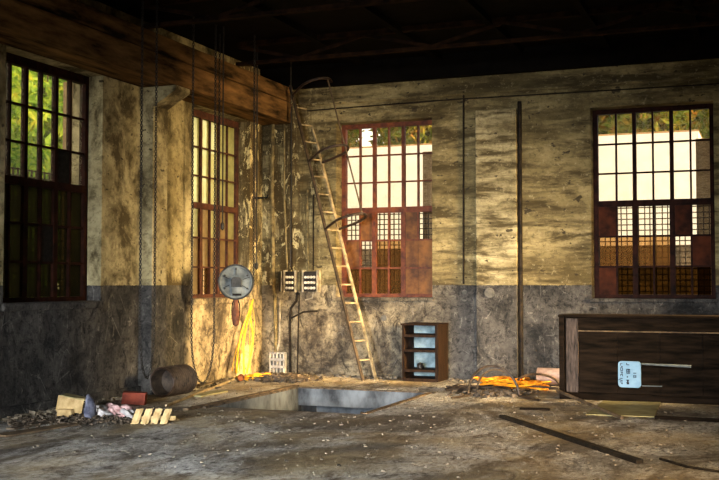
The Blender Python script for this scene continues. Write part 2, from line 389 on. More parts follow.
# ------------------------------------------------------------ roof girders
def girder(Y, lab):
    g = thing('lattice_girder', (-3, Y, 5.12), lab, 'girder', 'lattice girders under the ceiling')
    x0, x1 = XL+.62, XR
    bx((x0, Y-.05, 5.12), (x1, Y+.05, 5.17)).build('bottom_chord', MTRUSS, g)
    bx((x0, Y-.05, 5.42), (x1, Y+.05, ZC-.002)).build('top_chord', MTRUSS, g)
    n = 10
    for i in range(n):
        a = x0+(x1-x0)*i/n; b = x0+(x1-x0)*(i+1)/n
        z0, z1 = (5.16, 5.43) if i % 2 else (5.43, 5.16)
        MB().bar((a, Y, z0), (b, Y, z1), .05, .05).build('brace', MTRUSS, g)
girder(14.95, 'rusty lattice girder under the ceiling, next to the back wall')
girder(12.27, 'rusty lattice girder under the ceiling, second from the back wall')
girder(9.6, 'rusty lattice girder under the ceiling, third from the back wall')
for i, x in enumerate((-6.6, -5.2, -3.8, -2.4, -1.0)):
    tag(bx((x-.05, 8.5, 5.40), (x+.05, YB-.12, 5.5)).build('ceiling_joist', MCEIL), 'sooty wooden ceiling joist running towards the back wall', 'joist', 'sooty ceiling joists')

# ------------------------------------------------------------ windows
ROWS_U = (4.38, 3.88, 3.40, 2.95); ROWS_L = (2.86, 2.37, 1.88, 1.42)
def window(n, u0, u1, mp, fm, lower, upper, bm, lab, grille_top, grille_d, sash_m=None):
    """mp(u, z, d): metres along the wall, height, depth outward from the frame plane"""
    root = struct(empty('window_%d' % n, mp((u0+u1)/2, ZS, 0)), lab, 'window')
    def blk(name, a, b, z0, z1, d0, d1, m, par=root):
        p = [mp(u, z, d) for d in (d0, d1) for (u, z) in ((a, z0), (b, z0), (b, z1), (a, z1))]
        return MB().add(p, [(0, 1, 2, 3), (7, 6, 5, 4), (0, 4, 5, 1), (1, 5, 6, 2), (2, 6, 7, 3), (3, 7, 4, 0)]).build(name, m, par)
    zt = ZT if n > 2 else 4.49
    fr = .075; A, B = u0+fr, u1-fr; cw = (B-A)/6
    f = MB()
    for (a, b, z0, z1) in ((u0, A, ZS, zt), (B, u1, ZS, zt), (A, B, 4.375, zt), (A, B, ZS, 1.43), (A, B, 2.855, 2.955)):
        p = [mp(u, z, d) for d in (-.05, .05) for (u, z) in ((a, z0), (b, z0), (b, z1), (a, z1))]
        f.add(p, [(0, 1, 2, 3), (7, 6, 5, 4), (0, 4, 5, 1), (1, 5, 6, 2), (2, 6, 7, 3), (3, 7, 4, 0)])
    f.build('frame', fm, root)
    for c in range(1, 6):
        u = A+cw*c; t = .03 if c in (2, 4) else .014
        blk('mullion', u-t, u+t, 2.95, 4.38, -.04, .03, fm)
        t = .042 if c in (2, 4) else .015
        if not (c == 5 and lower[1][4] == 'B' and lower[1][5] == 'B' and n == 3): blk('mullion', u-t, u+t, 1.42, 2.86, -.045, .03, fm)
        elif c == 5: blk('mullion', u-t, u+t, 2.37, 2.86, -.04, .03, fm)
    for z in ROWS_U[1:3]: blk('glazing_bar', A, B, z-.013, z+.013, -.035, .025, fm)
    for z in ROWS_L[1:3]: blk('glazing_bar', A, B, z-.015, z+.015, -.035, .025, fm)
    G = {'c': GCLEAR, 't': GTAN, 'd': GDUSK, 'k': GDARK, 'y': GYEL, 'p': GPALE}
    for rows, lay in ((ROWS_U, upper), (ROWS_L, lower)):
        for r in range(3):
            for c in range(6):
                ch = lay[r][c]; a, b = A+cw*c+.012, A+cw*(c+1)-.012; z1, z0 = rows[r]-.012, rows[r+1]+.012
                if ch == 'B': blk('sheet_panel', a-.01, b+.01, z0-.01, z1+.01, -.03, -.015, bm)
                elif ch == 'x': continue
                else: blk('pane', a, b, z0, z1, -.004, .003, G[ch])
    # wire lattice outside the lower lights
    g = MB(); k = 0; st = .092
    u = u0-.25
    while u < u1+.25:
        a, b = mp(u, 1.2, grille_d), mp(u+R.uniform(-.01, .01), grille_top, grille_d); g.bar(a, b, .018, .018); u += st
    z = 1.2
    while z < grille_top+.01:
        a, b = mp(u0-.25, z, grille_d+.012), mp(u1+.25, z+R.uniform(-.008, .008), grille_d+.012); g.bar(a, b, .018, .018); z += st
    g.build('lattice', MLATT, root)
    return root
mL = lambda u, z, d: V((-8.88-d, u, z)); mB = lambda u, z, d: V((u, 17.42+d, z))
window(1, OL[0][0], OL[0][1], mL, MFRAME_SHADE, ('kkkkkk', 'kkkBkk', 'kkkkkk'), ('cccccc', 'cccccc', 'ccccBc'), MBLACK,
       'dark barred window with green foliage behind it, in the left wall away from the corner', 3.15, .45)
window(2, OL[1][0], OL[1][1], mL, MFRAME_B, ('yypypy', 'pppppp', 'pptppt'), ('yyyyyy', 'yyyyyy', 'yyyyyy'), MBOARD_D,
       'red-brown barred window with yellowed panes in the left wall by the corner', 2.9, .45)
window(3, OB[0][0], OB[0][1], mB, MFRAME, ('cBccBc', 'BcttBB', 'tttttt'.replace('tttttt', 'ttttBB')), ('cccccc',)*3, MBOARD,
       'rust-red barred window behind the ladder with brown sheet panels', 2.9, .35)
window(4, OB[1][0], OB[1][1], mB, MFRAME_SHADE, ('BcccBc', 'ttttcB', 'Bddddd'), ('cccccc',)*3, MBOARD_D,
       'dark barred window above the long crate, white wall outside', 2.9, .35)
for i, (a, b) in enumerate(OB):
    struct(bx((a-.03, YB-.05, ZS-.06), (b+.03, YB+.3, ZS)).build('trim_%d' % (8+i), MW_BACK, bevel=.01), 'thin cement sill under the back window', 'sill')
for i, (a, b) in enumerate(OL):
    struct(bx((XL-.3, a-.02, ZS-.10), (XL+.045, b+.02, ZS-.005)).build('trim_%d' % (10+i), MW_LEFT, bevel=.015), 'chipped cement sill under the left window', 'sill')

for (a, b, z0, z1) in FROST:
    struct(bx((XR+.18, a, z0), (XR+.19, b, z1)).build('window_5', GFROST), 'added frosted pane in the unseen right wall', 'window')  # unseen pane, added to go with the fill lamp at this opening
# ------------------------------------------------------------ outside
struct(MB().box((-60, -40, -.3), (XL-.5, 70, -.21)).box((XR+.4, -40, -.3), (40, 70, -.21)).box((XL-.5, YB+.5, -.3), (XR+.4, 70, -.21)).box((XL-.5, -40, -.3), (XR+.4, YF-.4, -.21)).build('yard_ground', MGRASS), 'bare ground of the yard outside', 'ground')
ob = thing('outbuilding', (-6, 28, -.2), 'white rendered outbuilding seen through the back windows', 'building')
bx((-16, 28, -.2), (-1.68, 33, 5.5)).build('wall', MWHITE, ob); bx((-16, 27.94, -.2), (-1.68, 28, 2.6)).build('plinth', MPLINTH, ob); bx((-16, 28.1, 5.5), (-1.68, 33, 5.56)).build('roof', MOUTBRICK, ob)
for (x, lab) in ((-5.66, 'brick pier outside the window behind the ladder'), (-.93, 'brick pier outside the dark back window')):
    tag(bx((x-.2, 18.1, -.21), (x+.35, 18.5, 4.0)).build('brick_pier', MOUTBRICK), lab, 'pier')
for (y, lab) in ((13.02, 'brick pier outside the dark left window'), (17.72, 'brick pier outside the yellowed left window')):
    tag(bx((-9.75, y-.2, -.21), (-9.6, y+.5, 4.6)).build('brick_pier', MOUTBRICK), lab, 'pier')
def tree(name, base, h, rad, nleaf, mat, lab, grp, leaf=.16, seed=1, zlo=.12):
    r = random.Random(seed); b = V(base)
    t = thing(name, b, lab, 'tree', grp)
    tr = MB(); top = b+V((0, 0, h*.75)); tr.tube([b, b+V((.1, .05, h*.35)), top], [.16, .12, .05], 8)
    cl = []
    for i in range(26):
        a = r.uniform(0, 2*PI); q = r.uniform(.2, 1)
        e = b+V((math.cos(a)*rad*q*.8, math.sin(a)*rad*q*.8, h*r.uniform(zlo, .97))); cl.append(e)
        s = b+V((0, 0, min(e.z-b.z, h*.7)*r.uniform(.5, .9))); tr.tube([s, (s+e)/2+V((0, 0, .15)), e], [.045, .03, .012], 5)
    tr.build('trunk', MTRUNK, t)
    lf = MB()
    for i in range(nleaf):
        c = cl[i % len(cl)]+V((r.gauss(0, .5), r.gauss(0, .5), r.gauss(0, .5))); q2 = V((c.x-b.x, c.y-b.y, 0)); lim = rad-leaf*1.2
        if q2.length > lim: q2 *= lim*math.sqrt(r.random())/q2.length; c = V((b.x+q2.x, b.y+q2.y, c.z))
        d = V((r.gauss(0, 1), r.gauss(0, 1), r.gauss(0, 1)-.3)).normalized(); e = d.cross(V((r.gauss(0, 1), r.gauss(0, 1), r.gauss(0, 1)))).normalized()
        L = leaf*r.uniform(.6, 1.2); w_ = L*.38
        n_ = d.cross(e)*L*.12
        lf.add([c-d*L, c+e*w_+n_, c+d*L, c-e*w_+n_], [(0, 1, 2, 3)])
    o = lf.build('foliage', mat, t); o['kind'] = 'stuff'
for i, (x, y, h, rad, m) in enumerate(((-17, 39, 11, 2.18, MLEAF_A), (-12.5, 39.5, 10.5, 2.18, MLEAF_A), (-8.0, 39, 11, 2.18, MLEAF_A), (-3.6, 39, 10.5, 2.18, MLEAF_A), (.8, 39, 11, 2.18, MLEAF_A), (5.2, 40, 10, 2.18, MLEAF_A), (-19.2, 43.8, 12, 2.18, MLEAF_A), (-14.8, 44, 12, 2.18, MLEAF_A), (-10.3, 43.8, 12, 2.18, MLEAF_A), (-5.8, 43.8, 12, 2.18, MLEAF_A), (-1.4, 43.8, 12, 2.18, MLEAF_A))):
    tree('autumn_tree', (x, y, -.21), h, rad, 9000, m, 'tree with green and russet leaves behind the white outbuilding', 'trees behind the outbuilding', .30, 20+i, .48)
for i, (x, y, h, rad) in enumerate(((-13.2, 13.2, 6.5, 1.65), (-14.5, 16.6, 8, 1.7), (-15.8, 20.0, 9, 1.7), (-17.6, 23.4, 9, 1.7), (-18.6, 18.2, 9.5, 1.9), (-17.2, 14.4, 9, 1.8))):
    tree('green_tree', (x, y, -.21), h, rad, 6500, MLEAF_G, 'leafy green tree growing outside the left windows', 'trees outside the left wall', .2, 60+i)

# ------------------------------------------------------------ inspection pit
pit = struct(empty('inspection_pit', ((PX0+PX1)/2, PY0, -1.6)), 'rectangular inspection pit sunk in the concrete floor', 'pit')
bx((PX0-.03, PY0-.03, -1.6), (PX0, PY1+.03, -.002)).build('pit_wall', MCONC, pit)
bx((PX1, PY0-.03, -1.6), (PX1+.03, PY1+.03, -.002)).build('pit_wall', MCONC, pit)
bx((PX0, PY0-.03, -1.6), (PX1, PY0, -.002)).build('pit_wall', MCONC, pit)
bx((PX0, PY1, -.26), (PX1, PY1+.03, -.002)).build('back_slab', MCONC, pit)
bx((PX0, PY1+.7, -1.6), (PX1, PY1+.75, -.2)).build('pit_wall', MCONC, pit)
for x in (PX0-.03, PX1): bx((x, PY1+.03, -1.6), (x+.03, PY1+.7, -.2)).build('pit_wall', MCONC, pit)
bx((PX0, PY0, -1.65), (PX1, PY1+.75, -1.6)).build('pit_floor', MRUBBLE_D, pit)
p = onY(362, 405, PY1+.1); bx((p.x-.02, p.y-.02, -1.6), (p.x+.02, p.y+.02, -.33)).build('prop', MSTICK, pit)
bx((PX0-.16, PY0-.5, .001), (PX0-.08, PY1+.2, .03)).build('edge_board', MSTICK, pit)
bx((PX0-.04, PY0-.2, -.001), (PX0, PY1+.05, .022)).build('edge_angle', MRUBBLE_D, pit)
bx((PX0, PY1, -.001), (PX1+.1, PY1+.06, .018)).build('edge_angle', MRUBBLE_D, pit)
bx((PX1, PY0, -.001), (PX1+.06, PY1, .015)).build('edge_angle', MSTICK, pit)

# ------------------------------------------------------------ ladder with cage hoops
hx = V((.872*1.0, -.35, 0)).normalized(); rung = V((.35, .937, 0)).normalized()
hx = V((rung.y, -rung.x, 0))
B = onZ(369.5, 377); B = V((B.x, 16.45, 0)); d = onZ(369.5, 382)
B = V((onZ(369.5, 380).x, onZ(369.5, 380).y, 0))
zt = 5.14; lean = 1.74; T = B-hx*lean+V((0, 0, zt)); dr = (T-B).normalized()
hn = rung.cross(dr).normalized()
if hn.dot(hx) < 0: hn = -hn
lad = thing('cage_ladder', B, 'slim metal ladder with cage hoops leaning into the corner', 'ladder')
hw = .165; Lr = (T-B).length
for s in (-1, 1):
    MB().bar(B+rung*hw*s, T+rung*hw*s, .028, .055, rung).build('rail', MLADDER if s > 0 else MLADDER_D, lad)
zz = .33
while zz < 4.75:
    c = B+dr*(zz/dr.z); MB().tube([c-rung*hw, c+rung*hw], .015, 8).build('rung', MLADDER, lad); zz += .315
tips = []
for zh in (2.55, 3.75, 4.96):
    c = B+dr*(zh/dr.z); dep = .74
    pts = [c-rung*hw]+[c-rung*hw*1.5+hn*dep*.35]+arc(c+hn*dep*.55, -rung*hw*1.7, hn*dep*.45, 0, PI, 10)+[c+rung*hw*1.5+hn*dep*.35, c+rung*hw]
    MB().tube(pts, .024, 6).build('cage_hoop', MHOOP, lad); tips.append(c+hn*dep)
MB().tube([tips[0]-dr*.02, tips[2]+dr*.02], .014, 6).build('cage_bar', MSTICK, lad)

# ------------------------------------------------------------ chains and hoist
XC = -7.72
def chain_mesh(pts, link=.046, r=.0065):
    P = [V(p) for p in pts]; out = MB(); acc = 0.0; k = 0; pos = []
    for a, b in zip(P, P[1:]):
        L = (b-a).length
        while acc <= L:
            pos.append((a+(b-a)*(acc/L), (b-a).normalized())); acc += link*.74
        acc -= L
    for i, (c, d) in enumerate(pos):
        s = d.cross(V((.8, -.6, 0)) if i % 2 else V((.6, .8, 0))).normalized()
        ring = [c+d*link*.5*math.cos(t)+s*link*.34*math.sin(t) for t in [2*PI*j/6 for j in range(6)]]
        out.tube(ring, r, 4, closed=True)
    return out
def catl(y0, y1, ztop, zb, X=XC, n=16):
    c = (y0+y1)/2; hw_ = (y1-y0)/2; rb = .75
    pts = [V((X, y0, ztop)), V((X, y0, zb+rb))]
    for i in range(1, n): t = PI*i/n; pts.append(V((X, c-hw_*math.cos(t), zb+rb-rb*math.sin(t))))
    pts += [V((X, y1, zb+rb)), V((X, y1, ztop))]
    return pts
def zy(px, y): return onX(px, y, XC).y
tag(chain_mesh(catl(zy(140.5, 250), zy(155, 250), ZC, onX(147, 378, XC).z)).build('hanging_chain', MROPE), 'long black chain loop hanging in front of the plaster pillar', 'chain')
tag(chain_mesh(catl(zy(192, 250), zy(214.5, 250), ZC, onX(204, 383, XC).z)).build('hanging_chain', MROPE), 'long black chain loop hanging before the window near the hoist wheel', 'chain')
HCn = onX(236, 282, XC); dz = (HCn-CO).length; hr = 17*dz/F
vd = (CO-HCn); vd.z = 0; vd.normalize(); sd = V((-vd.y, vd.x, 0))
if sd.dot(RT) < 0: sd = -sd
hr *= 1.0
ho = thing('hoist_wheel', HCn-V((0, 0, .75)), 'round grey steel hoist wheel hanging on chains beside the window', 'hoist')
MB().lathe(HCn-vd*.05, vd, [(0, .001), (0, hr), (.012, hr+.012), (.10, hr+.012), (.112, hr), (.112, hr-.03), (.095, hr-.035), (.095, .001)], 40).build('drum', MSTEEL, ho); hdrum = ho.children[0] if ho.children else [o for o in COL.objects if o.parent == ho][0]
fc = HCn+vd*.052
MB().tube(arc(HCn+vd*.055, sd*(hr-.004), V((0, 0, hr-.004)), 0, 2*PI, 40)[:-1], .016, 6, closed=True).build('rim', MSTEEL_D, ho)
MB().prism([fc+sd*a+V((0, 0, z)) for a, z in ((-.075, -.075), (.085, -.075), (.085, .035), (.05, .075), (-.045, .075), (-.075, .035))], vd*.05).build('gear_cover', MSTEEL_D, ho, bevel=.006)
MB().obox(fc+V((0, 0, -.13))+sd*.015, sd*.08, vd*.02, V((0, 0, .045))).build('lower_plate', MSTEEL, ho, bevel=.004)
MB().obox(fc+V((0, 0, -.195))+sd*.015, sd*.07, vd*.02, V((0, 0, .016))).build('slot', MBLACK, ho)
for a in (90, 155, 20, 205, 330):
    t = math.radians(a); u = sd*math.cos(t)+V((0, 0, math.sin(t)))
    MB().bar(fc+u*.11, fc+u*(hr-.04), .012, .02, vd).build('spoke_rib', MSTEEL_D, hdrum)
for a in range(0, 360, 60):
    t = math.radians(a+30); u = sd*math.cos(t)+V((0, 0, math.sin(t))); MB().lathe(fc+u*(hr-.065), vd, [(-.01, .016), (.012, .016), (.016, .001)], 8).build('bolt', MSTEEL_D, hdrum)
hk = MB().lathe(HCn-V((0, 0, hr)), (0, 0, -1), [(0, .001), (0, .035), (.10, .04), (.20, .055), (.32, .058), (.40, .045), (.425, .001)], 14).build('hook_block', MBRICK and simple('wood_handle', (.05, .02, .012), (.16, .06, .03), 9), ho)
MB().tube(arc(HCn-V((0, 0, hr+.18)), V((0, 0, .2)), sd*.062, 0, 2*PI, 20)[:-1], .010, 6, closed=True).build('strap', MBLACK, ho)
tp = HCn+V((0, 0, 0))
for k_, (off, px) in enumerate(((-hr-.005, 219), (hr+.005, 253))):
    a = HCn+sd*off; q = V((a.x, a.y, ZC)); chain_mesh([q, a+V((0, 0, -.02))]).build('support_chain', MROPE, ho)
for px, y1 in ((222.5, 222), (256.5, 262)):
    q = onX(px, y1, XC+.05); r_ = MB().tube([(q.x, q.y, ZC), (q.x, q.y, q.z)], .011, 6); r_.lathe(V((q.x, q.y, q.z)), (0, 0, -1), [(0, .012), (.03, .03), (.10, .03), (.13, .001)], 8)
    tag(r_.build('pull_rope', MROPE), 'thin dark pull rope with a weight hanging above the hoist wheel', 'rope', 'pull ropes by the hoist')
q = onY(290.5, 150, 16.3)
tag(MB().tube([(q.x, q.y, 5.5), (q.x+.02, q.y, 3.4), (q.x, q.y, 1.9)], .009, 6).build('pull_rope', MROPE), 'thin dark rope hanging beside the ladder in the corner', 'rope')

# ------------------------------------------------------------ electrics on the back wall
def fuse_box(x0, x1, z0, z1, cols, lab, flap):
    f = thing('fuse_box', ((x0+x1)/2, YB, z0), lab, 'fuse box')
    body = bx((x0, YB-.12, z0), (x1, YB-.001, z1)).build('body', MBAKE, f, bevel=.01)
    for i in range(3):
        for j in range(cols):
            x = x0+(x1-x0)*(j+.8)/(cols+.6); z = z1-(z1-z0)*(i+1.0)/3.7
            MB().lathe((x, YB-.12, z-.005), (0, -1, 0), [(0, .024), (.03, .024), (.036, .016), (.037, .001)], 10).build('fuse', MPORC, body)
    for a in (x0-.025, x1): bx((a, YB-.135, z0-.01), (a+.025, YB-.001, z1+.02)).build('side_frame', MCREAM, f)
    if flap:
        fl = MB().obox((x0-.075, YB-.16, (z0+z1)/2), (.05, -.055, 0), (.008, .008, 0), (0, 0, (z1-z0)/2)).build('open_door', MBAKE, f)
fa, fb = onY(285.5, 271.5, YB-.1), onY(295, 291.5, YB-.1)
fuse_box(fa.x, fb.x, fb.z, fa.z, 3, 'open black fuse box with its door swung out, near the corner', True)
fa, fb = onY(304, 271.5, YB-.1), onY(317, 291.5, YB-.1)
fuse_box(fa.x, fb.x, fb.z, fa.z, 4, 'black fuse box with rows of pale fuses beside the ladder', False)
fa, fb = onY(298.4, 272, YB-.02), onY(300.8, 291, YB-.02)
tag(bx((fa.x, YB-.05, fb.z), (fb.x, YB-.001, fa.z)).build('mounting_board', MOLIVE), 'narrow mounting board between the two fuse boxes', 'board')
def conduit(pxs, lab, r=.016, mat=MOLIVE, off=.03, grp=None):
    pts = [V((onY(x, y, YB).x, YB-off, max(.01, onY(x, y, YB).z))) for x, y in pxs]
    return tag(MB().tube(pts, r, 8).build('conduit', mat), lab, 'pipe', grp)
conduit([(274, 104), (273, 180), (274, 268), (276, 300), (277, 352)], 'thick painted conduit running down the corner behind the open fuse box', .035, MOLIVE, .04)
conduit([(285, 104), (285, 200), (288, 270)], 'painted conduit dropping into the open fuse box', .018)
conduit([(292, 107), (292, 200), (292.5, 270)], 'slim black conduit above the open fuse box', .018, MPIPE)
conduit([(308, 190), (308, 240), (309, 270)], 'short conduit rising from the fuse box beside the ladder', .02)
conduit([(314, 195), (314, 270)], 'slim conduit rising from the fuse box beside the ladder', .012, MPIPE)
conduit([(298, 292), (297, 301), (291.5, 308), (290.5, 325), (291, 372.5)], 'bent black conduit running down from the fuse boxes to the floor', .025, MPIPE)
conduit([(300, 293), (299, 325), (298, 373)], 'straight thin cable running down below the fuse boxes', .012, MPIPE)
conduit([(292, 318), (304, 312), (318, 311)], 'short horizontal conduit branching below the fuse boxes', .016, MPIPE)
conduit([(314, 292), (313, 298), (306, 300)], 'white cable stub hanging under the fuse box beside the ladder', .013, MCREAM)
conduit([(464, 92), (464, 200), (464, 284)], 'thin dark conduit up the wall beside the pilaster', .016, MPIPE)
q = onY(519, 200, YB).x
tag(MB().tube([(q+.03, YB-.05, 4.62), (q+.03, YB-.05, 0.0)], .034, 10).build('wall_pipe', MPIPE), 'black vertical pipe along the edge of the pilaster', 'pipe')
tag(MB().tube([(-7.7, YB-.03, 4.70), (-5, YB-.03, 4.73), (-1, YB-.03, 4.70), (XR, YB-.03, 4.7)], .012, 6).build('wall_cable', MPIPE), 'black cable strung along the top of the back wall', 'cable')
for px, py, r_, lab in ((489.5, 293, .085, 'round grey cover plate on the pilaster just below the dado line'), (464.5, 292, .04, 'small pale round cover on the dado under the thin conduit'), (384, 318, .05, 'small pale round cover on the dado under the ladder window')):
    yy = YB-(.14 if px > 480 else 0); q = onY(px, py, yy)
    tag(MB().lathe((q.x, yy, q.z), (0, -1, 0), [(0, r_), (.012, r_), (.018, r_*.8), (.014, r_*.7), (.018, r_*.3), (.018, .001)], 20).build('cover_plate', MCOVER), lab, 'cover plate')
# bracket on left wall
q = onX(257, 198, XL+.05); tag(MB().tube([(XL, q.y, q.z), (XL+.25, q.y, q.z), (XL+.27, q.y, q.z+.05)], .016, 6).build('wall_hook', MBLACK), 'iron hook sticking out of the left wall by the corner', 'hook')
# hollow clay block leaning on the wall
q0, q1 = onY(271.5, 352, YB-.1), onY(285, 371, YB-.1)
hb = thing('hollow_block', ((q0.x+q1.x)/2, YB-.1, 0), 'grey hollow block with three rows of holes standing in the corner', 'block')
w_, h_ = (q1.x-q0.x), q0.z
w = MB(); xs = [q0.x]; zs = [0]
nx, nz = 4, 3; cw = w_/nx; chh = h_/nz
for i in range(nx+1): x = q0.x+cw*i; w.box((x-.011, YB-.16, 0), (x+.011, YB-.06, h_))
for j in range(nz+1): z = h_*j/nz; w.box((q0.x, YB-.16, max(0, z-.022)), (q1.x, YB-.06, z+.02 if j < nz else z))
w.build('shell', MTILE, hb); bx((q0.x, YB-.07, 0), (q1.x, YB-.05, h_)).build('back', MBLACK, hb)
conduit([(280.5, 300), (280.5, 330), (279.5, 345)], 'pale plastic cable sleeve above the hollow block', .02, MCREAM)
conduit([(279.5, 345), (277, 352)], 'pale cable end dropping onto the hollow block', .03, MCREAM)

# ------------------------------------------------------------ yellow plastic strips
top = onX(251.5, 300, XL+.12)
ys = thing('plastic_strips', (XL+.2, top.y, 0), 'bundle of bright yellow plastic strips hanging down to the floor in the corner', 'plastic strips')
rr = random.Random(3)
for i, px in enumerate((233, 236.5, 239, 242, 245, 248.5, 252)):
    e = onX(px, 372+rr.uniform(-2, 3), XL+.16+.05*(i % 3))
    a = top+V((rr.uniform(0, .05), rr.uniform(-.03, .03), rr.uniform(-.03, .03))); e.z = max(e.z, .03)
    pts = []; n = 12
    for j in range(n+1):
        t = j/n; c = a.lerp(e, t**1.0)+V((.03*math.sin(t*5+i), .03*math.sin(t*7+i*2)-.07*math.sin(PI*t)*(1 if px < 243 else -.2), 0)); c.x = max(c.x, XL+.06); pts.append(c)
    m = MB(); wv = V((.006, .016, 0)) if i % 2 else V((.010, -.012, 0))
    vv = []
    for j, c in enumerate(pts): s = .45+.75*j/n; vv += [c-wv*s, c+wv*s]
    m.add(vv, [(2*j, 2*j+1, 2*j+3, 2*j+2) for j in range(n)])
    o = m.build('strip', MYELL, ys); sm = o.modifiers.new('thick', 'SOLIDIFY'); sm.thickness = .006
for i in range(7):
    c = onZ(232+i*4.2+rr.uniform(-2, 2), 377+rr.uniform(-2, 3)); c.x = max(c.x, XL+.36)
    a = rr.uniform(0, PI); u = V((math.cos(a), math.sin(a), 0)); m = MB(); vv = []
    for j in range(9):
        t = j/8-.5; p = c+u*t*.5+V((0, 0, .02+.05*(.5-abs(t))+.02*math.sin(j*2+i))); s = V((-u.y, u.x, .2))*.03; vv += [p-s, p+s]
    m.add(vv, [(2*j, 2*j+1, 2*j+3, 2*j+2) for j in range(8)]); o = m.build('strip', MYELL, ys); sm = o.modifiers.new('thick', 'SOLIDIFY'); sm.thickness = .006
q = onZ(241, 381)
tag(MB().lathe((q.x, q.y, .058), V((.45, -.9, 0)), [(-.06, .001), (-.06, .056), (.06, .056), (.064, .05), (.055, .048), (.05, .001)], 18).build('tin_can', simple('rust_tin', (.12, .035, .012), (.30, .10, .03), 12)), 'small rusty tin can lying by the yellow strips', 'can')

# ------------------------------------------------------------ bookcase
s0, s1 = onZ(402.5, 380), onZ(437, 381.5)
by = 16.45; sx0 = onY(402, 360, by).x; sx1 = onY(437, 360, by).x; ztop = onY(420, 325.5, by).z
bc = thing('bookcase', ((sx0+sx1)/2, by+.17, 0), 'dark wooden open bookcase with a pale blue back against the wall', 'bookcase')
bd = .55
bx((sx0, by, 0), (sx0+.035, by+bd, ztop)).build('side_panel', MWOOD, bc); bx((sx1-.035, by, 0), (sx1+.02, by+bd, ztop)).build('side_panel', MWOOD, bc, bevel=.005)
bx((sx0-.02, by-.02, ztop), (sx1+.03, by+bd, ztop+.03)).build('top', MWOOD, bc)
bx((sx0, by+bd-.02, 0), (sx1, by+bd, ztop)).build('back_panel', MBLUEBACK, bc)
for py in (336, 351, 371):
    z = onY(420, py, by).z; bx((sx0+.035, by+.005, z-.02), (sx1-.03, by+bd-.02, z+.02)).build('shelf', MWOOD, bc)
bx((sx0+.035, by, 0), (sx1-.03, by+bd-.02, .05)).build('plinth', MWOOD, bc)
z = onY(420, 371, by).z+.021; q = onY(420, 365, by+.3)
tag(MB().lathe((q.x, by+.3, z), (0, 0, 1), [(0, .05), (.06, .055), (.085, .04), (.1, .001)], 14).build('black_pot', MBAKE), 'small black rounded pot on the lower shelf of the bookcase', 'pot')

# ------------------------------------------------------------ cable heap by the pilaster
def loop(name, px, py, rw, rh, mat, lab, tilt=.5, r=.014, grp=None, legs=0):
    c = onZ(px, py); u = V((.95, .3, 0)); v = V((-.25*tilt, .35*tilt, .9)).normalized()
    pts = arc(c+V((0, 0, .02)), u*rw, v*rh, -.1, PI+.1, 22)
    if legs: pts = [c-u*rw*1.7+V((.1, -.3, .015))]+list(reversed(pts))+[c+u*rw*1.8+V((.1, -.5, .015))]
    pts = [V((p.x, p.y, max(p.z, r))) for p in pts]
    tag(MB().tube(pts, r, 6).build(name, mat), lab, 'cable', grp)
loop('cable_loop', 494, 397, .36, .42, MCABLE, 'stiff black cable arched in a hoop over the orange cable heap', .5, .018, None, 1)
loop('cable_loop', 498, 394, .30, .34, MSTICK, 'brown cable bent in a smaller hoop inside the black one', .6, .014)
loop('cable_loop', 538, 388, .34, .2, MCABLE, 'low black cable arch lying beside the long crate', .8, .02)
rr = random.Random(11)
ORL = ('glossy orange cable snaking in the heap beside the pilaster pipe')
for i in range(11):
    c = onZ(rr.uniform(497, 551), rr.uniform(383, 391)); n = 22; ph = rr.uniform(0, 6); ax = rr.uniform(.15, .42); ay = rr.uniform(.12, .3)
    pts = [c+V((ax*math.cos(ph+t*.42)+.006*t*(1 if i % 2 else -1), ay*math.sin(ph+t*.42)+.05*math.sin(t*1.3), .022+.03*(i % 4)+.02*math.sin(t*.9+i))) for t in range(n)]
    tag(MB().tube(pts, .016, 6).build('orange_cable', MORANGE), ORL, 'cable', 'orange cables in the heap')
for i in range(7):
    c = onZ(rr.uniform(472, 550), rr.uniform(388, 394)); n = 18; ph = rr.uniform(0, 6)
    pts = [c+V((.3*math.cos(ph+t*.4)+.03*t*(1 if i % 2 else -1), .16*math.sin(ph+t*.4), .018+.03*(i % 3)+.012*math.sin(t+i))) for t in range(n)]
    tag(MB().tube(pts, .015, 6).build('black_cable', MCABLE), 'dull black cable tangled with the orange cables', 'cable', 'black cables in the heap')
q = onY(537, 369, 16.6); q2 = onY(570, 371, 16.6)
tag(MB().lathe((q.x, 16.65, .14), (1, .03, 0), [(.0, .10), (0, .13), (.6, .13), (.6, .10), (.0, .10)], 20).build('clay_pipe', MPINK), 'salmon clay pipe section lying behind the end of the crate', 'pipe')

# ------------------------------------------------------------ long crate with sign
cy0 = 14.72; cx0 = onY(559, 350, cy0).x; zt = onY(600, 315, cy0).z; cx1 = -.35
cr = thing('long_crate', ((cx0+cx1)/2, cy0+.3, 0), 'long dark wooden crate with framed front standing before the back window', 'crate')
bx((cx0+.02, cy0+.06, .03), (cx1, cy0+.5, zt-.03)).build('body', MWOOD2, cr)
bx((cx0-.01, cy0-.02, zt-.035), (cx1, cy0+.53, zt)).build('lid', MWOOD2, cr, bevel=.006)
bx((cx0, cy0, 0), (cx0+.075, cy0+.51, zt-.035)).build('corner_post', MWOOD2, cr, bevel=.006)
sxa = onY(566, 350, cy0).x; sxb = onY(578, 350, cy0).x
bx((sxa, cy0+.01, .09), (sxb, cy0+.06, zt-.05)).build('stile', MWOOD3, cr, bevel=.006)
zr = onY(600, 331, cy0).z
bx((sxb, cy0+.02, zr), (cx1, cy0+.06, zt-.04)).build('top_rail', MWOOD2, cr, bevel=.006)
bx((sxb, cy0+.012, zr-.012), (cx1, cy0+.03, zr+.004)).build('bead', MSTICK, cr)
bx((cx0+.075, cy0+.0, 0), (cx1, cy0+.07, .10)).build('bottom_rail', MWOOD2, cr, bevel=.006)
x = sxb; rr = random.Random(5)
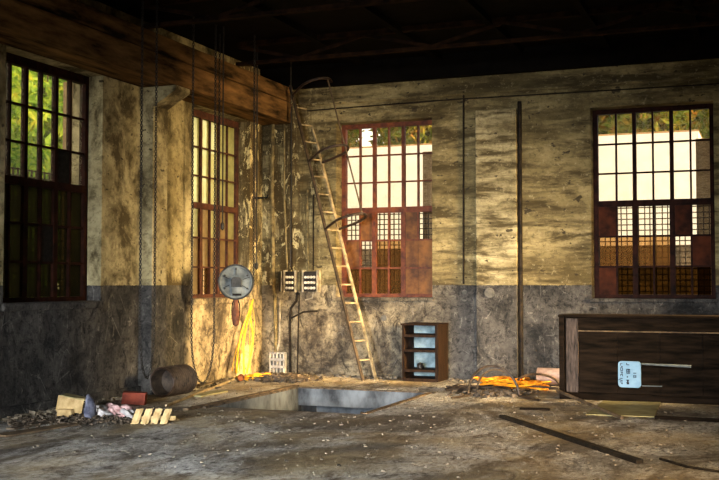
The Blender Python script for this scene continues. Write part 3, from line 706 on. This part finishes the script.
while x < cx1-.05:
    nx_ = min(x+rr.uniform(.42, .6), cx1); bx((x+.004, cy0+.035+rr.uniform(0, .012), .10), (nx_-.004, cy0+.07, zr)).build('board', MWOOD2, cr, bevel=.004); x = nx_
a, b = onY(618, 361, cy0), onY(641, 388, cy0)
sg = thing('enamel_sign', ((a.x+b.x)/2, cy0, b.z), 'pale blue rounded sign plate with dark sideways lettering on the crate', 'sign')
def rrect(x0, x1, z0, z1, r, y, dy):
    p = []
    for (cx_, cz_, t) in ((x1-r, z1-r, 0), (x0+r, z1-r, 1), (x0+r, z0+r, 2), (x1-r, z0+r, 3)):
        p += [(cx_+r*math.cos(PI/2*(t+k/4)), y, cz_+r*math.sin(PI/2*(t+k/4))) for k in range(5)]
    return MB().prism(p, (0, dy, 0))
plate = rrect(a.x, b.x, b.z, a.z, .045, cy0+.0, .034).build('plate', MSIGN, sg)
wv, hv = (b.x-a.x), (a.z-b.z)
def mark(u0, v0, u1, v1, k=[0]):
    bx((a.x+wv*u0, cy0-.003, a.z-hv*v1), (a.x+wv*u1, cy0+.001, a.z-hv*v0)).build('lettering', MINK, plate)
# strokes of the sideways characters, in plate fractions, as they read in the photograph
for u0, v0, u1, v1 in ((.10, .08, .20, .10), (.10, .08, .13, .17), (.12, .19, .21, .22), (.10, .24, .21, .27), (.10, .24, .13, .36), (.18, .24, .21, .36), (.10, .34, .21, .37),
    (.10, .40, .21, .43), (.13, .44, .21, .47), (.10, .49, .21, .52), (.10, .50, .13, .58), (.18, .50, .21, .58),
    (.06, .64, .20, .67), (.02, .70, .12, .73), (.10, .72, .20, .75), (.06, .78, .20, .81), (.14, .83, .20, .88),
    (.36, .07, .40, .13), (.38, .12, .50, .15), (.37, .29, .40, .46), (.44, .29, .47, .46), (.50, .29, .53, .46), (.37, .29, .53, .32), (.37, .37, .53, .39), (.37, .44, .53, .47),
    (.38, .57, .44, .62), (.36, .70, .48, .74), (.39, .74, .46, .80), (.36, .80, .48, .84), (.38, .84, .48, .88),
    (.67, .43, .80, .46), (.67, .52, .80, .54), (.67, .52, .70, .61), (.77, .52, .80, .61), (.67, .56, .80, .575), (.67, .60, .80, .62)):
    mark(u0, v0, u1, v1)
a_, b_ = onY(641.5, 364, cy0), onY(691, 366.5, cy0)
tag(MB().tube([(a_.x, cy0+.005, a_.z), (b_.x, cy0+.005, b_.z)], [.012, .02], 8).build('pale_rod', MSTEEL), 'pale metal rod fixed along the crate front beside the sign', 'rod')
a_, b_ = onY(642, 386, cy0), onY(662, 386.5, cy0)
tag(MB().tube([(a_.x, cy0+.015, a_.z), (b_.x, cy0+.015, b_.z)], .008, 6).build('thin_wire', MSTEEL), 'thin pale wire on the crate front below the rod', 'wire')
# sheet of card, stick and bars on the floor
c4 = [onZ(*p) for p in ((586, 415.5), (603, 402), (661, 403.5), (654, 418))]
m = MB().prism([V((p.x, p.y, .006)) for p in c4], (0, 0, .012)); tag(m.build('card_sheet', MCARD), 'flat olive card sheet lying on the floor before the crate', 'sheet')
a, b = onZ(567, 394), onZ(622, 421); a = V((a.x, 14.66, .12))
tag(MB().tube([(a.x, a.y, a.z), (b.x, b.y, .035)], .022, 7).build('wooden_stick', MSTICK), 'brown stick leaning from the crate corner across the card sheet', 'stick')
a, b = onZ(502, 418), onZ(640, 464)
tag(MB().bar((a.x, a.y, .02), (b.x, b.y, .02), .075, .04).build('iron_bar', MPIPE, bevel=.004), 'long dark iron bar lying slantwise on the open floor', 'bar')
a, b = onZ(660, 460), onZ(719, 473)
tag(MB().tube([(a.x, a.y, .012), ((a.x+b.x)/2, (a.y+b.y)/2-.1, .012), (b.x, b.y, .012)], .012, 6).build('thin_rod', MPIPE), 'thin bent rod on the floor beyond the iron bar', 'rod')
a, b = onZ(655, 419), onZ(735, 423)
tag(MB().bar((a.x, a.y, .02), (b.x+.8, b.y-.02, .02), .06, .04).build('floor_batten', MWOOD2, bevel=.004), 'dark wooden batten on the floor along the card sheet', 'batten')
a, b = onZ(520, 409.5), onZ(550, 410.5)
tag(MB().bar((a.x, a.y, .012), (b.x, b.y, .012), .10, .02).build('wood_scrap', MWOOD2), 'flat dark wood scrap on the floor before the cable heap', 'scrap')

# ------------------------------------------------------------ clutter along the left wall
# corrugated drum
a = onZ(163, 398); a = V((a.x-.05, a.y+.05, 0)); ax = V((.08, 1, 0)).normalized()
dr_ = thing('steel_drum', a+ax*.4, 'dark ribbed drum lying on its side by the left wall', 'drum')
prof = [(.25, .001), (.22, .17), (.0, .185), (0, .2)]
L_ = .56
for i in range(12): prof += [(.02+L_*i/12, .2), (.02+L_*(i+.35)/12, .214), (.02+L_*(i+.7)/12, .2)]
prof += [(L_+.02, .2), (L_+.02, .001)]
MB().lathe(a+V((0, 0, .215)), ax, prof, 28).build('shell', MSTICK and simple('drum_rust', (.014, .010, .008), (.07, .05, .033), 9, .6), dr_)
MB().tube(arc(a+V((0, 0, .215))+ax*0, V((ax.y, -ax.x, 0))*.2, V((0, 0, .2)), 0, 2*PI, 28)[:-1], .014, 6, closed=True).build('rim', MHOOP, dr_)
MB().tube(arc(a+V((0, 0, .215))+ax*(L_+.04), V((ax.y, -ax.x, 0))*.1+ax*.05, V((0, 0, .16)), -PI/2, PI/2, 10), .012, 6).build('handle', MHOOP, dr_)
def blockish(px, py, sx, sy, sz, rot, mat, name, lab, cat, tilt=0.0, jit=.02, seed=1):
    r = random.Random(seed); c = onZ(px, py); m = MB().obox((0, 0, sz/2), (sx/2, 0, 0), (0, sy/2, 0), (0, 0, sz/2))
    mt = Matrix.Rotation(rot, 3, 'Z') @ Matrix.Rotation(tilt, 3, 'Y'); m.v = [mt @ (v+V((r.uniform(-jit, jit), r.uniform(-jit, jit), r.uniform(-jit, jit)*.5))) for v in m.v]
    zm = min(v.z for v in m.v); m.v = [v+V((c.x, c.y, -zm)) for v in m.v]
    return tag(m.build(name, mat, bevel=.006), lab, cat)
blockish(134, 405, .30, .22, .16, .5, MBRICK, 'red_block', 'dull red block lying in front of the drum', 'block', .05, .012)
c = onZ(152, 397)
tag(MB().lathe((c.x+.0, c.y-.4, 0), (0, 0, 1), [(0, .001), (0, .05), (.06, .06), (.1, .045), (.1, .001)], 12).build('dark_jar', MSTEEL_D), 'small dark jar between the red block and the drum', 'jar')
# broken carton: three boards and a flap
c = onZ(69, 417)
bt = thing('broken_carton', c, 'broken cream carton tipped over by the left wall', 'carton')
MB().obox(c+V((.0, .02, .15)), (.15, .05, -.02), (.01, -.02, .0), (.02, 0, .09)).build('side', MPALE, bt)
MB().obox(c+V((.03, .1, .23)), (.15, .05, -.03), (-.03, .1, .0), (0, 0, .006)).build('flap', MCARD, bt)
MB().obox(c+V((-.02, -.04, .05)), (.09, .02, 0), (.0, .04, 0), (0, 0, .05)).build('lump', MPALE, bt, bevel=.015)
def lumpy(c, rx, ry, rz, seed, n=2, amp=.25):
    bm = bmesh.new(); bmesh.ops.create_icosphere(bm, subdivisions=n, radius=1); r = random.Random(seed)
    ph = [(r.uniform(1.5, 4), r.uniform(1.5, 4), r.uniform(1.5, 4), r.uniform(0, 6)) for _ in range(4)]
    m = MB()
    for v in bm.verts:
        k = 1+amp*sum(math.sin(a*v.co.x+b*v.co.y+g*v.co.z+p) for a, b, g, p in ph)/2
        q = V((v.co.x*rx*k, v.co.y*ry*k, v.co.z*rz*k)); m.v.append(V(c)+V((q.x, q.y, max(q.z+rz*.8, .004))))
    bm.verts.index_update(); m.f = [tuple(v.index for v in f.verts) for f in bm.faces]; bm.free(); return m
c = onZ(87, 419)
tag(lumpy(c+V((0, .05, 0)), .05, .10, .15, 4, 3, .2).build('grey_sack', MBLUEB, smooth=True), 'blue-grey stuffed sack standing between the carton and the rags', 'sack')
rr = random.Random(8)
for i in range(11):
    px = 95+i*3.7; c = onZ(px, 416.5+rr.uniform(-3, 2))
    m = lumpy(c, rr.uniform(.07, .12), rr.uniform(.06, .10), rr.uniform(.035, .07), 30+i, 3, .5)
    pink = i in (4, 5, 7, 8)
    tag(m.build('crumpled_rag', MRAG_B if pink else MRAG_A, smooth=True), ('dusty pink crumpled rag' if pink else 'pale grey crumpled rag')+' in the row before the red block', 'rag', ('pink rags on the floor' if pink else 'grey rags on the floor'))
# slatted piece of pallet
c = onZ(151, 424)
pl = thing('pallet_piece', c, 'broken piece of pale slatted pallet lying on the floor', 'pallet')
for i in range(4):
    o_ = c+RT*(-.17+.11*i); MB().obox(o_+V((0, .02, .085)), RT*.027, V((.010, .012, 0)), V((.02, .025, .085))).build('slat', MPALE, pl)
MB().obox(c+V((.02, .075, .06)), RT*.21, V((.008, .012, 0)), V((0, 0, .025))).build('crosspiece', MPALE, pl)
tag(lumpy(onZ(170, 421), .09, .05, .02, 77, 2, .3).build('pale_chip', MPALE), 'small flat pale wood chip beside the pallet piece', 'chip')
a, b = onZ(166, 407), onZ(236, 380.5); b.x = max(b.x, -8.3)
tag(MB().tube([(a.x, a.y, .02), (b.x, b.y, .03)], .018, 7).build('long_pole', MLADDER), 'long thin pale pole lying on the floor from the pallet towards the corner', 'pole')
for i, (p, q, wd, m_) in enumerate((((0, 437), (75, 425), .18, MSTICK), ((10, 430), (60, 421), .12, MRUBBLE_D), ((195, 397), (222, 392), .2, MCARD), ((200, 386), (215, 381), .1, MSTICK))):
    a, b = onZ(*p), onZ(*q); a.x = max(a.x, XL+.2); b.x = max(b.x, XL+.2)
    tag(MB().bar((a.x, a.y, .012), (b.x, b.y, .014), wd, .022).build('loose_plank', m_, bevel=.003),
        ('dark loose plank on the floor along the left wall', 'short dark plank beside the longer plank by the left wall', 'pale loose board on the floor beside the drum', 'short brown board near the foot of the chain loop')[i], 'plank')
# ------------------------------------------------------------ rubble
def rubble(name, mat, spots, lab, cat='rubble'):
    m = MB()
    for (c, s) in spots:
        a = rr.uniform(0, PI); u = V((math.cos(a), math.sin(a), rr.uniform(-.3, .3)))*s*rr.uniform(.5, 1); v = V((-math.sin(a), math.cos(a), rr.uniform(-.3, .3)))*s*rr.uniform(.3, .9)
        m.obox(V((c.x, c.y, c.z+s*.25)), u, v, V((rr.uniform(-.2, .2)*s, 0, s*rr.uniform(.2, .5))))
    o = m.build(name, mat); tag(o, lab, cat); o['kind'] = 'stuff'
def inpit(x, y): return (PX0-.15 < x < PX1+.1 and PY0-.3 < y < PY1+.1) or (x > -2.95 and 14.6 < y < 15.35) or (-5.95 < x < -5.0 and y > 16.35) or (x < -7.8 and 12.7 < y < 13.7)
sp = []
for i in range(5200):
    x, y = rr.uniform(XL+.1, 1.5), 8+9*rr.random()**.9
    if not inpit(x, y): sp.append((V((x, y, 0)), .004+.016*rr.random()**4))
rubble('floor_grit', MRUBBLE, sp, 'small crumbs of plaster and grit scattered over the floor')
sp = []
for i in range(1500):
    t = rr.random()
    if t < .45: x, y = rr.uniform(XL+.1, 0), YB-.12-abs(rr.gauss(0, .16))
    else: x, y = XL+.1+abs(rr.gauss(0, .18)), rr.uniform(9.2, YB-.1)
    if not inpit(x, y): sp.append((V((x, y, 0)), .012+.045*rr.random()**3))
rubble('wall_rubble', MRUBBLE, sp, 'fallen plaster rubble along the foot of the walls')
sp = []
for i in range(420):
    px = rr.gauss(283, 13); c = onZ(px, 380+rr.gauss(0, 1.2)); sp.append((V((c.x, c.y, .06*rr.random()*max(0, 1-abs(px-283)/26))), rr.uniform(.02, .06)))
rubble('debris_heap', MRUBBLE_D, sp, 'low heap of dark debris before the hollow block')
sp = []
for i in range(380):
    px = rr.gauss(494, 13); c = onZ(px, 395+rr.gauss(0, 1.3)); sp.append((V((c.x, c.y, .05*rr.random())), rr.uniform(.015, .05)))
rubble('litter_heap', MRUBBLE_D, sp, 'dark litter under the cable hoop')
sp = []
for i in range(520):
    px = rr.uniform(8, 130); c = onZ(px, 424+rr.gauss(0, 3)-px*.04); sp.append((V((max(c.x, XL+.1), c.y, .02*rr.random())), rr.uniform(.008, .03)))
rubble('dirt_heap', MRUBBLE_D, sp, 'dark dirt and scraps strewn before the carton and rags')
